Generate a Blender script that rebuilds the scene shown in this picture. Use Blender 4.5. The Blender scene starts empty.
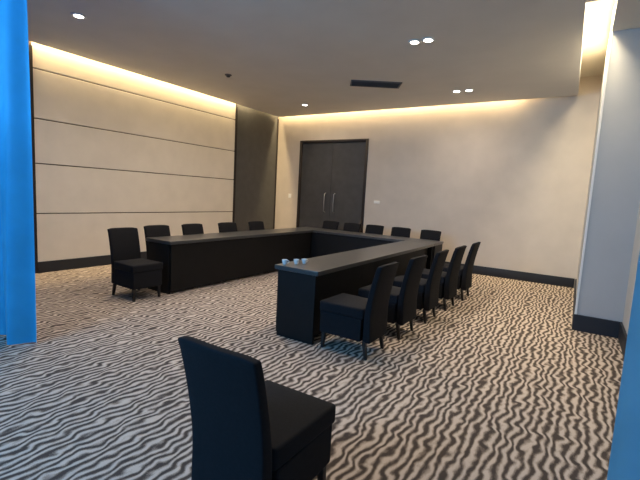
import bpy, bmesh, math, random
from mathutils import Vector, Matrix
random.seed(7)
D = bpy.data
COL = bpy.context.scene.collection
PI = math.pi

# ------------------------------------------------------------------ materials
def new_mat(name, color, rough=0.6, spec=0.5, metal=0.0, noise=0.0, nscale=40.0, bump=0.0, bscale=200.0, sheen=0.0):
    m = D.materials.new(name); m.use_nodes = True
    nt = m.node_tree; b = nt.nodes['Principled BSDF']
    b.inputs['Base Color'].default_value = (*color, 1)
    b.inputs['Roughness'].default_value = rough
    b.inputs['Metallic'].default_value = metal
    b.inputs['Specular IOR Level'].default_value = spec
    if sheen:
        b.inputs['Sheen Weight'].default_value = sheen
    tc = nt.nodes.new('ShaderNodeTexCoord')
    if noise > 0:
        n = nt.nodes.new('ShaderNodeTexNoise'); n.inputs['Scale'].default_value = nscale
        n.inputs['Detail'].default_value = 4
        nt.links.new(tc.outputs['Object'], n.inputs['Vector'])
        r = nt.nodes.new('ShaderNodeValToRGB')
        r.color_ramp.elements[0].position = 0.3; r.color_ramp.elements[1].position = 0.7
        r.color_ramp.elements[0].color = (*[c * (1 - noise) for c in color], 1)
        r.color_ramp.elements[1].color = (*[min(1, c * (1 + noise)) for c in color], 1)
        nt.links.new(n.outputs['Fac'], r.inputs['Fac'])
        nt.links.new(r.outputs['Color'], b.inputs['Base Color'])
    if bump > 0:
        n2 = nt.nodes.new('ShaderNodeTexNoise'); n2.inputs['Scale'].default_value = bscale
        nt.links.new(tc.outputs['Object'], n2.inputs['Vector'])
        bp = nt.nodes.new('ShaderNodeBump'); bp.inputs['Strength'].default_value = bump
        bp.inputs['Distance'].default_value = 0.002
        nt.links.new(n2.outputs['Fac'], bp.inputs['Height'])
        nt.links.new(bp.outputs['Normal'], b.inputs['Normal'])
    return m

def emit_mat(name, color, strength):
    m = D.materials.new(name); m.use_nodes = True
    nt = m.node_tree; nt.nodes.clear()
    o = nt.nodes.new('ShaderNodeOutputMaterial'); e = nt.nodes.new('ShaderNodeEmission')
    e.inputs['Color'].default_value = (*color, 1); e.inputs['Strength'].default_value = strength
    nt.links.new(e.outputs[0], o.inputs['Surface'])
    return m

def carpet_mat():
    m = D.materials.new('carpet'); m.use_nodes = True
    nt = m.node_tree; b = nt.nodes['Principled BSDF']; L = nt.links.new
    b.inputs['Roughness'].default_value = 0.95
    b.inputs['Specular IOR Level'].default_value = 0.1
    tc = nt.nodes.new('ShaderNodeTexCoord'); sx = nt.nodes.new('ShaderNodeSeparateXYZ')
    L(tc.outputs['Object'], sx.inputs[0])
    def math_(op, a, bb=None, c=None):
        n = nt.nodes.new('ShaderNodeMath'); n.operation = op
        for i, v in enumerate((a, bb, c)):
            if v is None: continue
            if isinstance(v, (int, float)): n.inputs[i].default_value = v
            else: L(v, n.inputs[i])
        return n.outputs[0]
    X, Y = sx.outputs['X'], sx.outputs['Y']
    # stretched noise makes neighbouring lines swell, merge and part
    def noise(scx, scy, detail=1.0, off=0.0):
        cb = nt.nodes.new('ShaderNodeCombineXYZ')
        L(math_('MULTIPLY', X, scx), cb.inputs[0]); L(math_('MULTIPLY', Y, scy), cb.inputs[1])
        cb.inputs[2].default_value = off
        n = nt.nodes.new('ShaderNodeTexNoise'); n.inputs['Scale'].default_value = 1.0
        n.inputs['Detail'].default_value = detail
        L(cb.outputs[0], n.inputs['Vector']); return n.outputs['Fac']
    n1 = noise(7.0, 5.0, 1.0, 3.0)
    wav = math_('SINE', math_('ADD', math_('MULTIPLY', Y, 2 * PI / CARPET['wl']), math_('MULTIPLY', n1, 12.0)))
    u = math_('ADD', X, math_('MULTIPLY', wav, CARPET['amp']))
    u = math_('ADD', u, math_('MULTIPLY', math_('SUBTRACT', n1, 0.5), 0.13))
    s = math_('SINE', math_('MULTIPLY', u, 2 * PI / CARPET['per']))
    n2 = noise(34.0, 13.0, 2.0, 9.0)
    s = math_('ADD', s, math_('MULTIPLY', math_('SUBTRACT', n2, 0.5), 2.4))
    f = math_('MULTIPLY_ADD', s, 0.5, 0.5)
    fine = noise(160.0, 160.0, 2.0, 1.0)
    f = math_('ADD', f, math_('MULTIPLY', math_('SUBTRACT', fine, 0.5), 0.7))
    r = nt.nodes.new('ShaderNodeValToRGB'); e = r.color_ramp.elements
    e[0].position = 0.12; e[0].color = (*CARPET['dark'], 1)
    e[1].position = 0.92; e[1].color = (*CARPET['light'], 1)
    k = e.new(0.5); k.color = (*CARPET['mid'], 1)
    L(f, r.inputs['Fac']); L(r.outputs['Color'], b.inputs['Base Color'])
    bp = nt.nodes.new('ShaderNodeBump'); bp.inputs['Strength'].default_value = 0.4; bp.inputs['Distance'].default_value = 0.006
    L(f, bp.inputs['Height']); L(bp.outputs['Normal'], b.inputs['Normal'])
    return m

CARPET = dict(per=0.056, amp=0.007, wl=0.20, dark=(0.070, 0.055, 0.047), mid=(0.26, 0.208, 0.170), light=(0.53, 0.445, 0.375))

M = {}
M['carpet'] = carpet_mat()
M['cream'] = new_mat('cream fabric panel', (0.70, 0.64, 0.56), 0.8, 0.2, noise=0.04, nscale=3, bump=0.15)
M['groove'] = new_mat('panel groove', (0.10, 0.075, 0.055), 0.9, 0.1)
M['wall'] = new_mat('warm wallpaper', (0.58, 0.51, 0.44), 0.8, 0.2, noise=0.05, nscale=2.5, bump=0.1)
M['greywall'] = new_mat('plaster', (0.44, 0.44, 0.44), 0.8, 0.2, noise=0.03, nscale=3)
M['ceiling'] = new_mat('ceiling paint', (0.66, 0.64, 0.61), 0.85, 0.15, noise=0.03, nscale=2)
M['coveinner'] = new_mat('cove paint', (0.75, 0.68, 0.55), 0.9, 0.1)
M['darkpanel'] = new_mat('charcoal wall panel', (0.075, 0.073, 0.072), 0.7, 0.3, noise=0.08, nscale=6)
M['edge'] = new_mat('dark edge trim', (0.018, 0.013, 0.013), 0.6, 0.3)
M['door'] = new_mat('dark door veneer', (0.055, 0.055, 0.057), 0.5, 0.4, noise=0.15, nscale=5)
M['base'] = new_mat('black skirting', (0.022, 0.024, 0.030), 0.55, 0.3)
M['table'] = new_mat('black table veneer', (0.005, 0.0045, 0.0045), 0.55, 0.25, noise=0.2, nscale=8)
M['tabletop'] = new_mat('black tabletop laminate', (0.05, 0.05, 0.05), 0.30, 0.7, noise=0.1, nscale=8)
M['fabric'] = new_mat('black chair upholstery', (0.008, 0.008, 0.010), 0.85, 0.2, noise=0.15, nscale=60, bump=0.3, bscale=400)
M['leg'] = new_mat('black chair leg', (0.012, 0.010, 0.009), 0.5, 0.4)
M['metal'] = new_mat('brushed steel', (0.45, 0.44, 0.42), 0.35, 0.5, metal=1.0)
M['white'] = new_mat('white plastic', (0.8, 0.79, 0.75), 0.5, 0.4)
M['ceramic'] = new_mat('white ceramic', (0.85, 0.84, 0.82), 0.25, 0.5)
M['coffee'] = new_mat('dark drink', (0.02, 0.012, 0.008), 0.2, 0.5)
M['vent'] = new_mat('dark vent slot', (0.02, 0.02, 0.02), 0.7, 0.2)
M['ventframe'] = new_mat('vent frame paint', (0.12, 0.12, 0.12), 0.6, 0.3)
M['curtain'] = new_mat('blue curtain fabric', (0.05, 0.42, 0.74), 0.55, 0.35, noise=0.06, nscale=5, bump=0.15, bscale=300, sheen=0.2)
M['curtain_pale'] = new_mat('pale blue curtain fabric', (0.24, 0.46, 0.62), 0.6, 0.35, noise=0.06, nscale=5, bump=0.15, bscale=300, sheen=0.2)
M['lamp'] = emit_mat('downlight lens', (1.0, 0.95, 0.86), 30)

# ------------------------------------------------------------------ mesh helpers
def add_box(bm, lo, hi, bev=0.0, seg=2, mat=None):
    ret = bmesh.ops.create_cube(bm, size=1.0)
    vs = ret['verts']
    for v in vs:
        v.co = Vector([(lo[i] + hi[i]) / 2 + v.co[i] * (hi[i] - lo[i]) for i in range(3)])
    if bev > 0:
        es = list({e for v in vs for e in v.link_edges})
        bmesh.ops.bevel(bm, geom=es, offset=bev, segments=seg, affect='EDGES', profile=0.5)
    return vs

def add_lathe(bm, prof, seg=24, c=(0, 0, 0)):
    rings = []
    for r, z in prof:
        rings.append([bm.verts.new((c[0] + r * math.cos(2 * PI * i / seg), c[1] + r * math.sin(2 * PI * i / seg), c[2] + z)) for i in range(seg)])
    for a, b in zip(rings[:-1], rings[1:]):
        for i in range(seg):
            bm.faces.new((a[i], a[(i + 1) % seg], b[(i + 1) % seg], b[i]))
    for ring, flip in ((rings[0], True), (rings[-1], False)):
        if ring and (ring[0].co - ring[seg // 2].co).length > 1e-4:
            bm.faces.new(list(reversed(ring)) if flip else ring)

def add_tube(bm, pts, r, seg=10):
    pts = [Vector(p) for p in pts]; rings = []
    for i, p in enumerate(pts):
        t = (pts[min(i + 1, len(pts) - 1)] - pts[max(i - 1, 0)]).normalized()
        a = t.orthogonal().normalized() if i == 0 else (prev - t * prev.dot(t)).normalized()
        prev = a; b = t.cross(a)
        rings.append([bm.verts.new(p + r * (math.cos(2 * PI * k / seg) * a + math.sin(2 * PI * k / seg) * b)) for k in range(seg)])
    for A, B in zip(rings[:-1], rings[1:]):
        for k in range(seg):
            bm.faces.new((A[k], A[(k + 1) % seg], B[(k + 1) % seg], B[k]))
    bm.faces.new(list(reversed(rings[0]))); bm.faces.new(rings[-1])

def obj(name, bm, mat, parent=None, smooth=False, loc=(0, 0, 0)):
    bmesh.ops.recalc_face_normals(bm, faces=bm.faces)
    me = D.meshes.new(name); bm.to_mesh(me); bm.free()
    me.materials.append(mat)
    if smooth:
        me.set_sharp_from_angle(angle=math.radians(40))
        for p in me.polygons:
            n = p.normal
            p.use_smooth = smooth != 'box' or max(abs(n.x), abs(n.y), abs(n.z)) < 0.9999

    o = D.objects.new(name, me); COL.objects.link(o); o.location = loc
    if parent: o.parent = parent
    return o

def box(name, lo, hi, mat, parent=None, bev=0.0, kind=None):
    bm = bmesh.new(); add_box(bm, lo, hi, bev)
    o = obj(name, bm, mat, parent, smooth='box' if bev > 0 else False)
    if kind: o['kind'] = kind
    return o

def struct(name, lo, hi, mat, parent=None, bev=0.0):
    return box(name, lo, hi, mat, parent, bev, None if parent else 'structure')

def thing(name, label, cat, loc=(0, 0, 0), rz=0.0, group=None):
    o = D.objects.new(name, None); COL.objects.link(o)
    o.empty_display_size = 0.1
    o.location = loc; o.rotation_euler = (0, 0, rz)
    o['label'] = label; o['category'] = cat
    if group: o['group'] = group
    return o

def copy_thing(src, loc, rz, label, group=None):
    r = src.copy(); COL.objects.link(r); r.location = loc; r.rotation_euler = (0, 0, rz)
    r['label'] = label
    if group: r['group'] = group
    for ch in list(src.children):
        c = ch.copy(); COL.objects.link(c); c.parent = r
        for g in list(ch.children):
            d = g.copy(); COL.objects.link(d); d.parent = c
    return r

# ------------------------------------------------------------------ room shell
H = 3.53          # underside of the dropped ceiling
HT = 3.88         # top of the light coves
XR = 7.33         # right wall
XA = 7.80         # wall of the bay at the right, nearer the camera
YA = -3.10        # face of the wall return
YB = -13.0        # back of the lobby behind the camera
GAP = 0.12

bm = bmesh.new(); add_box(bm, (0, YB, -0.05), (XA, 0, 0.0)); f = obj('floor', bm, M['carpet']); f['kind'] = 'structure'

# left wall: backing, four rows of cream panels, a charcoal panel at each end
wl = struct('wall_left', (-0.15, YB, 0), (-0.03, 0.15, HT), M['groove'])
rows = [0.0, 0.96, 1.75, 2.44, 3.19, HT]
for a, b in zip(rows[:-1], rows[1:]):
    struct('wall_panel', (-0.03, -5.98, a + 0.008), (0.0, -1.66, b - 0.008), M['cream'], wl, 0.004)
struct('dark_wall_panel', (-0.03, -1.62, 0), (-0.005, -0.02, HT), M['darkpanel'], wl)
struct('dark_wall_panel', (-0.03, YB, 0), (-0.005, -6.08, HT), M['darkpanel'], wl)
struct('edge_strip', (-0.03, -1.66, 0), (0.012, -1.60, H - 0.02), M['edge'], wl)
struct('edge_strip', (-0.03, -6.10, 0), (0.012, -5.98, H - 0.02), M['edge'], wl)
struct('edge_strip', (-0.03, -0.05, 0), (0.006, 0.0, H - 0.02), M['edge'], wl)

# back wall with the doorway cut out (three pieces of one mesh)
bm = bmesh.new()
DX0, DX1, DH = 0.77, 2.80, 2.90
add_box(bm, (-0.15, 0, 0), (DX0, 0.15, HT)); add_box(bm, (DX1, 0, 0), (XR + 0.15, 0.15, HT)); add_box(bm, (DX0, 0, DH), (DX1, 0.15, HT))
wb = obj('wall_back', bm, M['wall']); wb['kind'] = 'structure'

# right wall and the return that faces the camera
struct('wall_right', (XR, YA + 0.15, 0), (XR + 0.15, 0, HT), M['greywall'])
struct('wall_return', (XR, YA, 0), (XA + 0.15, YA + 0.15, HT), M['greywall'])
struct('trim_1', (XR - 0.012, YA - 0.012, 0.19), (XR + 0.012, YA + 0.012, HT), M['white'])
struct('wall_bay', (XA, YB, 0), (XA + 0.15, YA, HT), M['greywall'])
struct('wall_lobby', (-0.15, YB - 0.15, 0), (XA + 0.15, YB, HT), M['greywall'])

# skirting
struct('baseboard_left', (0.0, -5.98, 0), (0.025, -1.66, 0.18), M['base'], None, 0.004)
bm = bmesh.new(); add_box(bm, (0.03, -0.025, 0), (DX0 - 0.06, 0, 0.18), 0.004); add_box(bm, (DX1 + 0.06, -0.025, 0), (XR - 0.03, 0, 0.18), 0.004)
o = obj('baseboard_back', bm, M['base'], smooth=True); o['kind'] = 'structure'
struct('baseboard_right', (XR - 0.02, YA, 0), (XR, -0.03, 0.18), M['base'], None, 0.004)
struct('baseboard_return', (XR - 0.02, YA - 0.03, 0), (XA, YA, 0.20), M['base'], None, 0.006)
struct('baseboard_bay', (XA - 0.025, YB, 0), (XA, YA - 0.03, 0.20), M['base'], None, 0.006)

# ceiling: dropped slab leaving a cove along three walls, and the cove's lid
YC = -4.0
bm = bmesh.new()
vv = add_box(bm, (GAP, YC, H), (7.0, -GAP, H + 0.06))
for v in vv:
    if v.co.x > 5 and v.co.y < -2: v.co.x = 7.07
add_box(bm, (GAP, YB, H), (XA, YC, H + 0.06))
add_box(bm, (XR + 0.0, YC, H), (XA, YA, H + 0.06))
ce = obj('ceiling', bm, M['ceiling']); ce['kind'] = 'structure'
struct('cove_lid', (-0.15, YB, HT), (XA + 0.15, 0.15, HT + 0.06), M['coveinner'], ce)
struct('cove_end', (7.0, YC - 0.02, H + 0.06), (XR, YC, HT), M['coveinner'], ce)

# double door in the back wall
dr = thing('door_1', 'dark double door in the back wall', 'door'); del dr['label']; del dr['category']; dr['kind'] = 'structure'
bm = bmesh.new()
add_box(bm, (DX0, -0.015, 0), (DX0 + 0.07, 0.12, DH), 0.004); add_box(bm, (DX1 - 0.07, -0.015, 0), (DX1, 0.12, DH), 0.004)
add_box(bm, (DX0 + 0.07, -0.015, DH - 0.07), (DX1 - 0.07, 0.12, DH), 0.004)
obj('door_frame', bm, M['edge'], dr, True)
xm = (DX0 + DX1) / 2
for s in (-1, 1):
    x0, x1 = (DX0 + 0.075, xm - 0.004) if s < 0 else (xm + 0.004, DX1 - 0.075)
    lf = box('door_leaf', (x0, 0.02, 0.01), (x1, 0.07, DH - 0.075), M['door'], dr, 0.004)
    bm = bmesh.new(); hx = xm + s * 0.14
    add_tube(bm, [(hx, 0.02, 1.05), (hx, -0.04, 1.08), (hx + s * 0.0, -0.05, 1.30), (hx, -0.04, 1.52), (hx, 0.02, 1.55)], 0.012, 8)
    obj('door_handle', bm, M['metal'], lf, True)

# light in the coves
def area(name, loc, rot, sx, sy, energy, color, spread=PI):
    l = D.lights.new(name, 'AREA'); l.shape = 'RECTANGLE'; l.size = sx; l.size_y = sy
    l.energy = energy; l.color = color; l.spread = spread
    o = D.objects.new(name, l); COL.objects.link(o); o.location = loc; o.rotation_euler = rot
    return o

WARM = (1.0, 0.77, 0.42)
area('cove_light_left', (0.055, -4.0, 3.80), (0, 0, 0), 0.05, 5.9, 190, WARM)
area('cove_light_back', (3.1, -0.055, 3.80), (0, 0, 0), 6.0, 0.05, 160, WARM)
area('cove_light_right', (7.17, -2.65, 3.82), (0, 0, 0), 0.18, 2.5, 120, (1.0, 0.84, 0.56))

# ------------------------------------------------------------------ ceiling fittings
def downlight(name, lamps, label):
    """lamps: xy offsets of the lamp heads in one fitting"""
    t = thing('ceiling_downlight', label, 'ceiling light', name, 0, 'downlights in the ceiling')
    for (dx, dy) in lamps:
        bm = bmesh.new()
        add_lathe(bm, [(0.052, 0.0), (0.085, 0.0), (0.088, -0.006), (0.080, -0.012), (0.058, -0.012), (0.052, -0.004)], 28, (dx, dy, 0))
        rg = obj('trim_ring', bm, M['white'], t, True)
        bm = bmesh.new(); add_lathe(bm, [(0.052, -0.006), (0.03, -0.011), (0.0, -0.012)], 24, (dx, dy, 0))
        obj('lens', bm, M['lamp'], t, True)
    return t

def spot(x, y, e, ang=2.85, color=(1.0, 0.85, 0.69)):
    l = D.lights.new('spot', 'SPOT'); l.energy = e; l.spot_size = ang; l.spot_blend = 1.0
    l.shadow_soft_size = 0.08; l.color = color
    o = D.objects.new('downlight_or_fill_beam', l); COL.objects.link(o); o.location = (x, y, H - 0.03)

DL = [((1.80, -6.20, H), [(0, 0)], 'bright round downlight at the far left, above the near end of the panelled wall'),
      ((5.30, -3.72, H), [(-0.09, 0.0), (0.09, 0.0)], 'twin downlight in the middle of the ceiling, above the right table'),
      ((1.68, -1.15, H), [(0, 0)], 'single round downlight near the far left corner, above the door'),
      ((5.21, -1.14, H), [(-0.11, 0.0), (0.11, 0.0)], 'twin downlight close to the back wall, right of the ceiling vent')]
for loc, lamps, lab in DL:
    downlight(loc, lamps, lab)
SP = 185
for x, y, k in ((1.8, -6.2, .8), (5.3, -3.72, 1.05), (1.68, -1.15, .6), (5.21, -1.14, .6), (5.2, -5.6, .7), (1.75, -3.7, .85), (3.4, -5.0, .9)):  # last three have no fitting: fill beams added to brighten the room
    spot(x, y, SP * k)

spot(7.52, -4.35, 13)  # added unseen lamp without a fitting, warms the top of the return wall
t = thing('ceiling_sensor', 'small dark round sensor on the ceiling near the left cove', 'sensor', (1.73, -3.61, H))
bm = bmesh.new(); add_lathe(bm, [(0.06, 0), (0.06, -0.012), (0.045, -0.02), (0.0, -0.02)], 24); obj('sensor_base', bm, M['ventframe'], t, True)
bm = bmesh.new(); add_lathe(bm, [(0.035, -0.02), (0.03, -0.04), (0.0, -0.048)], 20); obj('sensor_dome', bm, M['vent'], t, True)

t = thing('ceiling_vent', 'dark slotted air vent in the ceiling in front of the back wall', 'vent', (3.92, -2.14, H), math.radians(32))
box('vent_backing', (-0.42, -0.16, -0.006), (0.42, 0.16, 0.0), M['vent'], t)
bm = bmesh.new()
for y0, y1 in ((-0.18, -0.15), (0.15, 0.18)): add_box(bm, (-0.45, y0, -0.02), (0.45, y1, 0), 0.004)
for x0, x1 in ((-0.45, -0.42), (0.42, 0.45)): add_box(bm, (x0, -0.15, -0.02), (x1, 0.15, 0), 0.004)
obj('vent_frame', bm, M['ventframe'], t, True)
for k in range(4):
    y = -0.105 + k * 0.07
    bm = bmesh.new(); add_box(bm, (-0.42, -0.018, -0.003), (0.42, 0.018, 0.003))
    o = obj('slat', bm, M['ventframe'], t, loc=(0, y, -0.012)); o.rotation_euler = (math.radians(35), 0, 0)

# wall plates either side of the door
for x, z, lab, warm in ((0.50, 1.42, 'small white switch plate on the wall left of the dark door', 0), (3.12, 1.39, 'small white switch plate on the wall right of the dark door', 1)):
    t = thing('wall_switch', lab, 'switch', (x, 0, z))
    w, h = (0.045, 0.06) if not warm else (0.075, 0.035)
    box('switch_plate', (-w, -0.012, -h), (w, 0.0, h), M['white'], t, 0.004)
    box('rocker', (-w * 0.5, -0.018, -h * 0.55), (w * 0.5, -0.011, h * 0.55), M['ceramic'], t, 0.002)

# ------------------------------------------------------------------ tables
TZ = 0.75
def table(label, L, W, loc, rz, modules=0.0):
    """local x along the length, local +y = guest (open) side, -y = panelled side facing the middle of the U"""
    t = thing('conference_table', label, 'table', loc, rz, 'tables set in a U shape')
    box('tabletop', (-L / 2, -W / 2, TZ - 0.045), (L / 2, W / 2, TZ), M['tabletop'], t, 0.004)
    box('modesty_panel', (-L / 2 + 0.03, -W / 2 + 0.025, 0.03), (L / 2 - 0.03, -W / 2 + 0.05, TZ - 0.046), M['table'], t, 0.002)
    if modules: box('outer_panel', (-L / 2 + 0.05, W / 2 - modules, 0.03), (L / 2 - 0.05, W / 2 - modules + 0.02, TZ - 0.046), M['table'], t, 0.002)
    for x in (-L / 2 + 0.028, L / 2 - 0.028):
        box('end_panel', (x - 0.018, -W / 2 + 0.052, 0.0), (x + 0.018, W / 2 - 0.03, TZ - 0.046), M['table'], t, 0.003)
    return t

TW = 0.56
XL0, XL1 = 2.03, 2.58        # left arm
XR0, XR1 = 4.62, 5.16        # right arm
YBK0, YBK1 = -1.90, -1.34    # back arm
YN = -5.68
YL = -5.42
def arm(x0, x1, y0, y1, label, facing, inset):
    W = x1 - x0; L = y1 - y0
    return table(label, L, W, ((x0 + x1) / 2, (y0 + y1) / 2, 0), facing, inset)
# left arm: panelled side faces +x, guests on -x : local +y -> world -x  => rz = +90deg
arm(XL0, XL1, YL, YBK0 - 0.004, 'long black table along the cream panelled left wall, forming the left arm', PI / 2, 0.0)
# right arm: panelled side faces -x, guests on +x
arm(XR0, XR1, YN, YBK0 - 0.004, 'long black table on the right with a bare near end, chairs along its outer side', -PI / 2, 0.12)
# back arm: panelled side faces the camera (-y), guests behind it
table('long black table parallel to the back wall, joining the two side tables', XR1 - XL0, YBK1 - YBK0,
      ((XL0 + XR1) / 2, (YBK0 + YBK1) / 2, 0), 0, 0.0)

# ------------------------------------------------------------------ chairs (local: faces +y)
def cushion(bm, w, d, h, z0, y0, puff=0.015, n=8):
    """rounded upholstered block: box with rounded edges and a slightly domed top"""
    vs = add_box(bm, (-w / 2, y0, z0), (w / 2, y0 + d, z0 + h), 0.022, 3)

def make_chair(loc, rz, label, group):
    t = thing('upholstered_chair', label, 'chair', loc, rz, group)
    # seat: rounded cushion, slightly domed and a little wider at the front
    bm = bmesh.new()
    add_box(bm, (-0.215, -0.20, 0.375), (0.215, 0.27, 0.475), 0.0)
    bmesh.ops.subdivide_edges(bm, edges=bm.edges[:], cuts=5, use_grid_fill=True)
    for v in bm.verts:
        fx = v.co.x / 0.215; fy = (v.co.y - 0.035) / 0.235
        if v.co.z > 0.47: v.co.z += 0.014 * (1 - fx * fx) * (1 - fy * fy)
        v.co.x *= 1 + 0.04 * fy
    es = [e for e in bm.edges if len(e.link_faces) == 2 and e.calc_face_angle() > 1.2]
    bmesh.ops.bevel(bm, geom=es, offset=0.016, segments=3, affect='EDGES', profile=0.5, clamp_overlap=True)
    obj('seat', bm, M['fabric'], t, True)
    box('seat_skirt', (-0.209, -0.185, 0.16), (0.209, 0.266, 0.376), M['fabric'], t, 0.01)
    # backrest: raked slab, gently curved in plan, flaring back towards the top
    bm = bmesh.new()
    nx, nz = 8, 12; z0, z1 = 0.16, 0.90
    def P(i, k, side):
        u = -1 + 2 * i / nx; s = k / nz; z = z0 + (z1 - z0) * s
        y = -0.205 - 0.105 * max(0, (s - 0.3) / 0.7) ** 1.5 + 0.018 * (1 - u * u) * -1 * s
        th = 0.075 - 0.030 * s
        w = 0.196 + 0.006 * math.sin(s * PI) + 0.012 * s ** 3
        if side: y -= th
        # soften the corners of the top edge
        zz = z - (0.012 * abs(u) ** 6 if k == nz else 0)
        return (u * w, y, zz)
    F = [[bm.verts.new(P(i, k, 0)) for k in range(nz + 1)] for i in range(nx + 1)]
    B = [[bm.verts.new(P(i, k, 1)) for k in range(nz + 1)] for i in range(nx + 1)]
    for i in range(nx):
        for k in range(nz):
            bm.faces.new((F[i][k], F[i + 1][k], F[i + 1][k + 1], F[i][k + 1]))
            bm.faces.new((B[i][k], B[i][k + 1], B[i + 1][k + 1], B[i + 1][k]))
        bm.faces.new((F[i][nz], F[i + 1][nz], B[i + 1][nz], B[i][nz]))
        bm.faces.new((F[i][0], B[i][0], B[i + 1][0], F[i + 1][0]))
    for k in range(nz):
        bm.faces.new((F[0][k], F[0][k + 1], B[0][k + 1], B[0][k]))
        bm.faces.new((F[nx][k], B[nx][k], B[nx][k + 1], F[nx][k + 1]))
    bmesh.ops.recalc_face_normals(bm, faces=bm.faces)
    es = [e for e in bm.edges if len(e.link_faces) == 2 and e.calc_face_angle() > 1.0]
    bmesh.ops.bevel(bm, geom=es, offset=0.010, segments=3, affect='EDGES', profile=0.5, clamp_overlap=True)
    obj('backrest', bm, M['fabric'], t, True)
    # four tapered legs, the rear pair splayed backwards
    for sx in (-1, 1):
        for sy in (-1, 1):
            bm = bmesh.new()
            cx, cy = sx * 0.178, (0.225 if sy > 0 else -0.215)
            bx_, by_ = sx * 0.185, (0.235 if sy > 0 else -0.245)
            top = [bm.verts.new((cx + a * 0.022, cy + b * 0.018, 0.17)) for a, b in ((-1, -1), (1, -1), (1, 1), (-1, 1))]
            bot = [bm.verts.new((bx_ + a * 0.014, by_ + b * 0.014, 0.0)) for a, b in ((-1, -1), (1, -1), (1, 1), (-1, 1))]
            for i in range(4):
                bm.faces.new((bot[i], bot[(i + 1) % 4], top[(i + 1) % 4], top[i]))
            bm.faces.new(top); bm.faces.new(list(reversed(bot)))
            bmesh.ops.bevel(bm, geom=bm.edges[:], offset=0.003, segments=1, affect='EDGES')
            obj('leg', bm, M['leg'], t, True)
    return t

# foreground chair
fg = make_chair((6.105, -7.54, 0), math.radians(1), 'empty black upholstered chair alone in the foreground, seen from behind', 'black upholstered chairs')
ordinal = ['nearest', 'second', 'third', 'fourth', 'fifth', 'sixth']
# left arm chairs: face +x  => rz = -90deg
for i, y in enumerate((-5.74, -5.11, -4.42, -3.64, -2.84)):
    where = ('at the open near end of the left table, in clear view' if i == 0 else
             ordinal[i] + ' from the near end of the left table')
    copy_thing(fg, (2.30 if i == 0 else 2.15, y, 0), -PI / 2 + random.uniform(-.05, .05), 'black upholstered chair ' + where, 'black upholstered chairs')
# right arm chairs: face -x => rz = +90deg
for i, y in enumerate((-5.46, -4.72, -3.98, -3.22, -2.44)):
    where = ('drawn up beside the near end of the right table' if i == 0 else
             ordinal[i] + ' from the near end of the right table')
    copy_thing(fg, (5.47 + 0.04 * i, y, 0), PI / 2 + random.uniform(-.04, .04), 'black upholstered chair ' + where, 'black upholstered chairs')
# back arm chairs: face -y => rz = 180deg
words = ['leftmost chair behind the back table, before the dark door', 'second chair from the left behind the back table',
         'middle chair of the five behind the back table', 'fourth chair from the left behind the back table',
         'rightmost chair behind the back table']
for i, x in enumerate((2.36, 2.93, 3.50, 4.12, 4.74)):
    copy_thing(fg, (x, -1.16, 0), PI + random.uniform(-.04, .04), 'black upholstered ' + words[i], 'black upholstered chairs')

# ------------------------------------------------------------------ cups on the right table
def make_cup(loc, rz, label):
    t = thing('coffee_cup', label, 'cup', loc, rz, 'white cups on the right table')
    bm = bmesh.new()
    add_lathe(bm, [(0.0, 0.004), (0.020, 0.0), (0.024, 0.004), (0.034, 0.035), (0.038, 0.065), (0.0355, 0.065), (0.031, 0.034), (0.022, 0.008), (0.0, 0.008)], 24)
    obj('cup_body', bm, M['ceramic'], t, True)
    bm = bmesh.new()
    add_tube(bm, [(0.034, 0, 0.052), (0.052, 0, 0.054), (0.060, 0, 0.040), (0.050, 0, 0.024), (0.030, 0, 0.022)], 0.004, 8)
    obj('cup_handle', bm, M['ceramic'], t, True)
    bm = bmesh.new(); add_lathe(bm, [(0.0, 0.0495), (0.0325, 0.05), (0.0, 0.0505)], 20)
    obj('drink', bm, M['coffee'], t, True)
    return t
CS = 0.8
c0 = make_cup((4.69, -5.60, TZ), 0.4, 'leftmost of the three white cups on the near end of the right table')
c0.scale = (CS,) * 3
copy_thing(c0, (4.76, -5.49, TZ), 2.0, 'middle of the three white cups on the near end of the right table')
copy_thing(c0, (4.80, -5.40, TZ), 1.2, 'rightmost of the three white cups on the near end of the right table')

# ------------------------------------------------------------------ blue curtains either side of the opening
def curtain(x0, x1, y, label, period, amp, phase=0.0, edge=1, mat='curtain'):
    t = thing('blue_curtain', label, 'curtain', ((x0 + x1) / 2, y, 0))
    bm = bmesh.new(); n = max(12, int((x1 - x0) / 0.015)); zs = [0.012 + (H - 0.05) * k / 14 for k in range(15)]
    grid = []
    for i in range(n + 1):
        x = x0 + (x1 - x0) * i / n
        d = (x1 - x) if edge > 0 else (x - x0)
        col = []
        for z in zs:
            a = amp * (1.0 - 0.25 * z / H)
            yy = a * math.cos(2 * PI * d / period + phase) + 0.25 * a * math.sin(2 * PI * d / (period * 0.43) + 0.6 * z)
            col.append(bm.verts.new((x - (x0 + x1) / 2, yy, z)))
        grid.append(col)
    for A, B in zip(grid[:-1], grid[1:]):
        for k in range(len(zs) - 1):
            bm.faces.new((A[k], B[k], B[k + 1], A[k + 1]))
    r = bmesh.ops.solidify(bm, geom=bm.faces[:], thickness=0.006)
    obj('drape', bm, M[mat], t, True)
    box('curtain_track', (x0 - (x0 + x1) / 2, -0.03, H - 0.036), (x1 - (x0 + x1) / 2, 0.03, H), M['ventframe'], t, 0.004)
    return t
curtain(0.06, 3.19, -7.40, 'tall blue curtain hanging from ceiling to floor at the left edge', 0.36, 0.09)
curtain(7.40, 7.76, -7.40, 'narrow pale blue curtain at the right edge beside the wall return', 0.50, 0.03, edge=-1, mat='curtain_pale')

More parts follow.
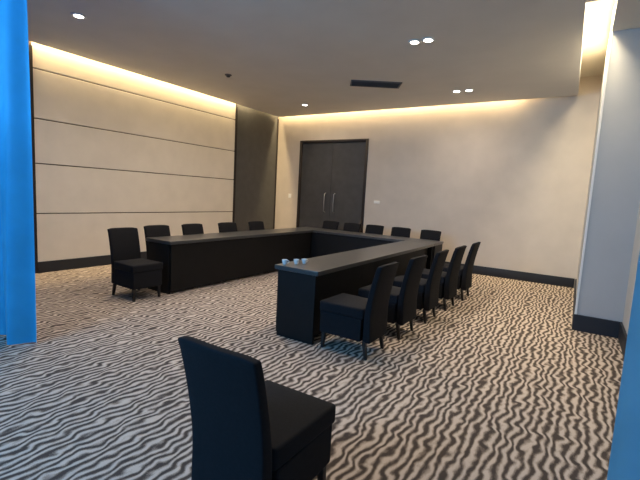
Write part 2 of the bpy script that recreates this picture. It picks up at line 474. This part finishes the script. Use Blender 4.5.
# ------------------------------------------------------------------ bluish light from the lobby behind, and a beam added for the left curtain
def aim(o, target):
    o.rotation_euler = (Vector(target) - o.location).to_track_quat('-Z', 'Y').to_euler()
o = area('lobby_blue_light', (4.2, -11.6, 2.7), (0, 0, 0), 2.4, 1.4, 250, (0.17, 0.52, 1.0)); aim(o, (4.6, -6, 1.2))  # stands in for an unseen blue source behind the camera
l = D.lights.new('curtain_fill_beam', 'SPOT'); l.energy = 270; l.spot_size = math.radians(46); l.spot_blend = 0.9  # spot added to brighten the upper part of the left curtain
l.shadow_soft_size = 0.12; l.color = (0.14, 0.58, 1.0)
o = D.objects.new('curtain_fill_beam', l); COL.objects.link(o); o.location = (2.3, -9.6, 2.9); aim(o, (3.0, -7.4, 2.6))

w = D.worlds.new('World'); bpy.context.scene.world = w; w.use_nodes = True
w.node_tree.nodes['Background'].inputs[0].default_value = (0.5, 0.6, 0.75, 1)
w.node_tree.nodes['Background'].inputs[1].default_value = 0.05

# ------------------------------------------------------------------ camera
Q = dict(f=402.44, yaw=0.5657, p=0.1124, r=0.0536)
cy, sy = math.cos(Q['yaw']), math.sin(Q['yaw'])
F_ = Vector((-sy * math.cos(Q['p']), cy * math.cos(Q['p']), -math.sin(Q['p'])))
R0 = Vector((cy, sy, 0)); U0 = R0.cross(F_)
c_, s_ = math.cos(Q['r']), math.sin(Q['r'])
Rr = c_ * R0 + s_ * U0; Ur = -s_ * R0 + c_ * U0
cam = D.cameras.new('camera'); co = D.objects.new('camera', cam); COL.objects.link(co)
mw = Matrix((( Rr.x, Ur.x, -F_.x, 7.2304), (Rr.y, Ur.y, -F_.y, -8.934), (Rr.z, Ur.z, -F_.z, 1.5), (0, 0, 0, 1)))
co.matrix_world = mw
cam.sensor_fit = 'HORIZONTAL'; cam.sensor_width = 36.0
cam.lens = 36.0 * Q['f'] / 640.0
cam.clip_start = 0.02
bpy.context.scene.camera = co
vs = bpy.context.scene.view_settings
vs.view_transform = 'Standard'; vs.look = 'None'; vs.exposure = 0.0
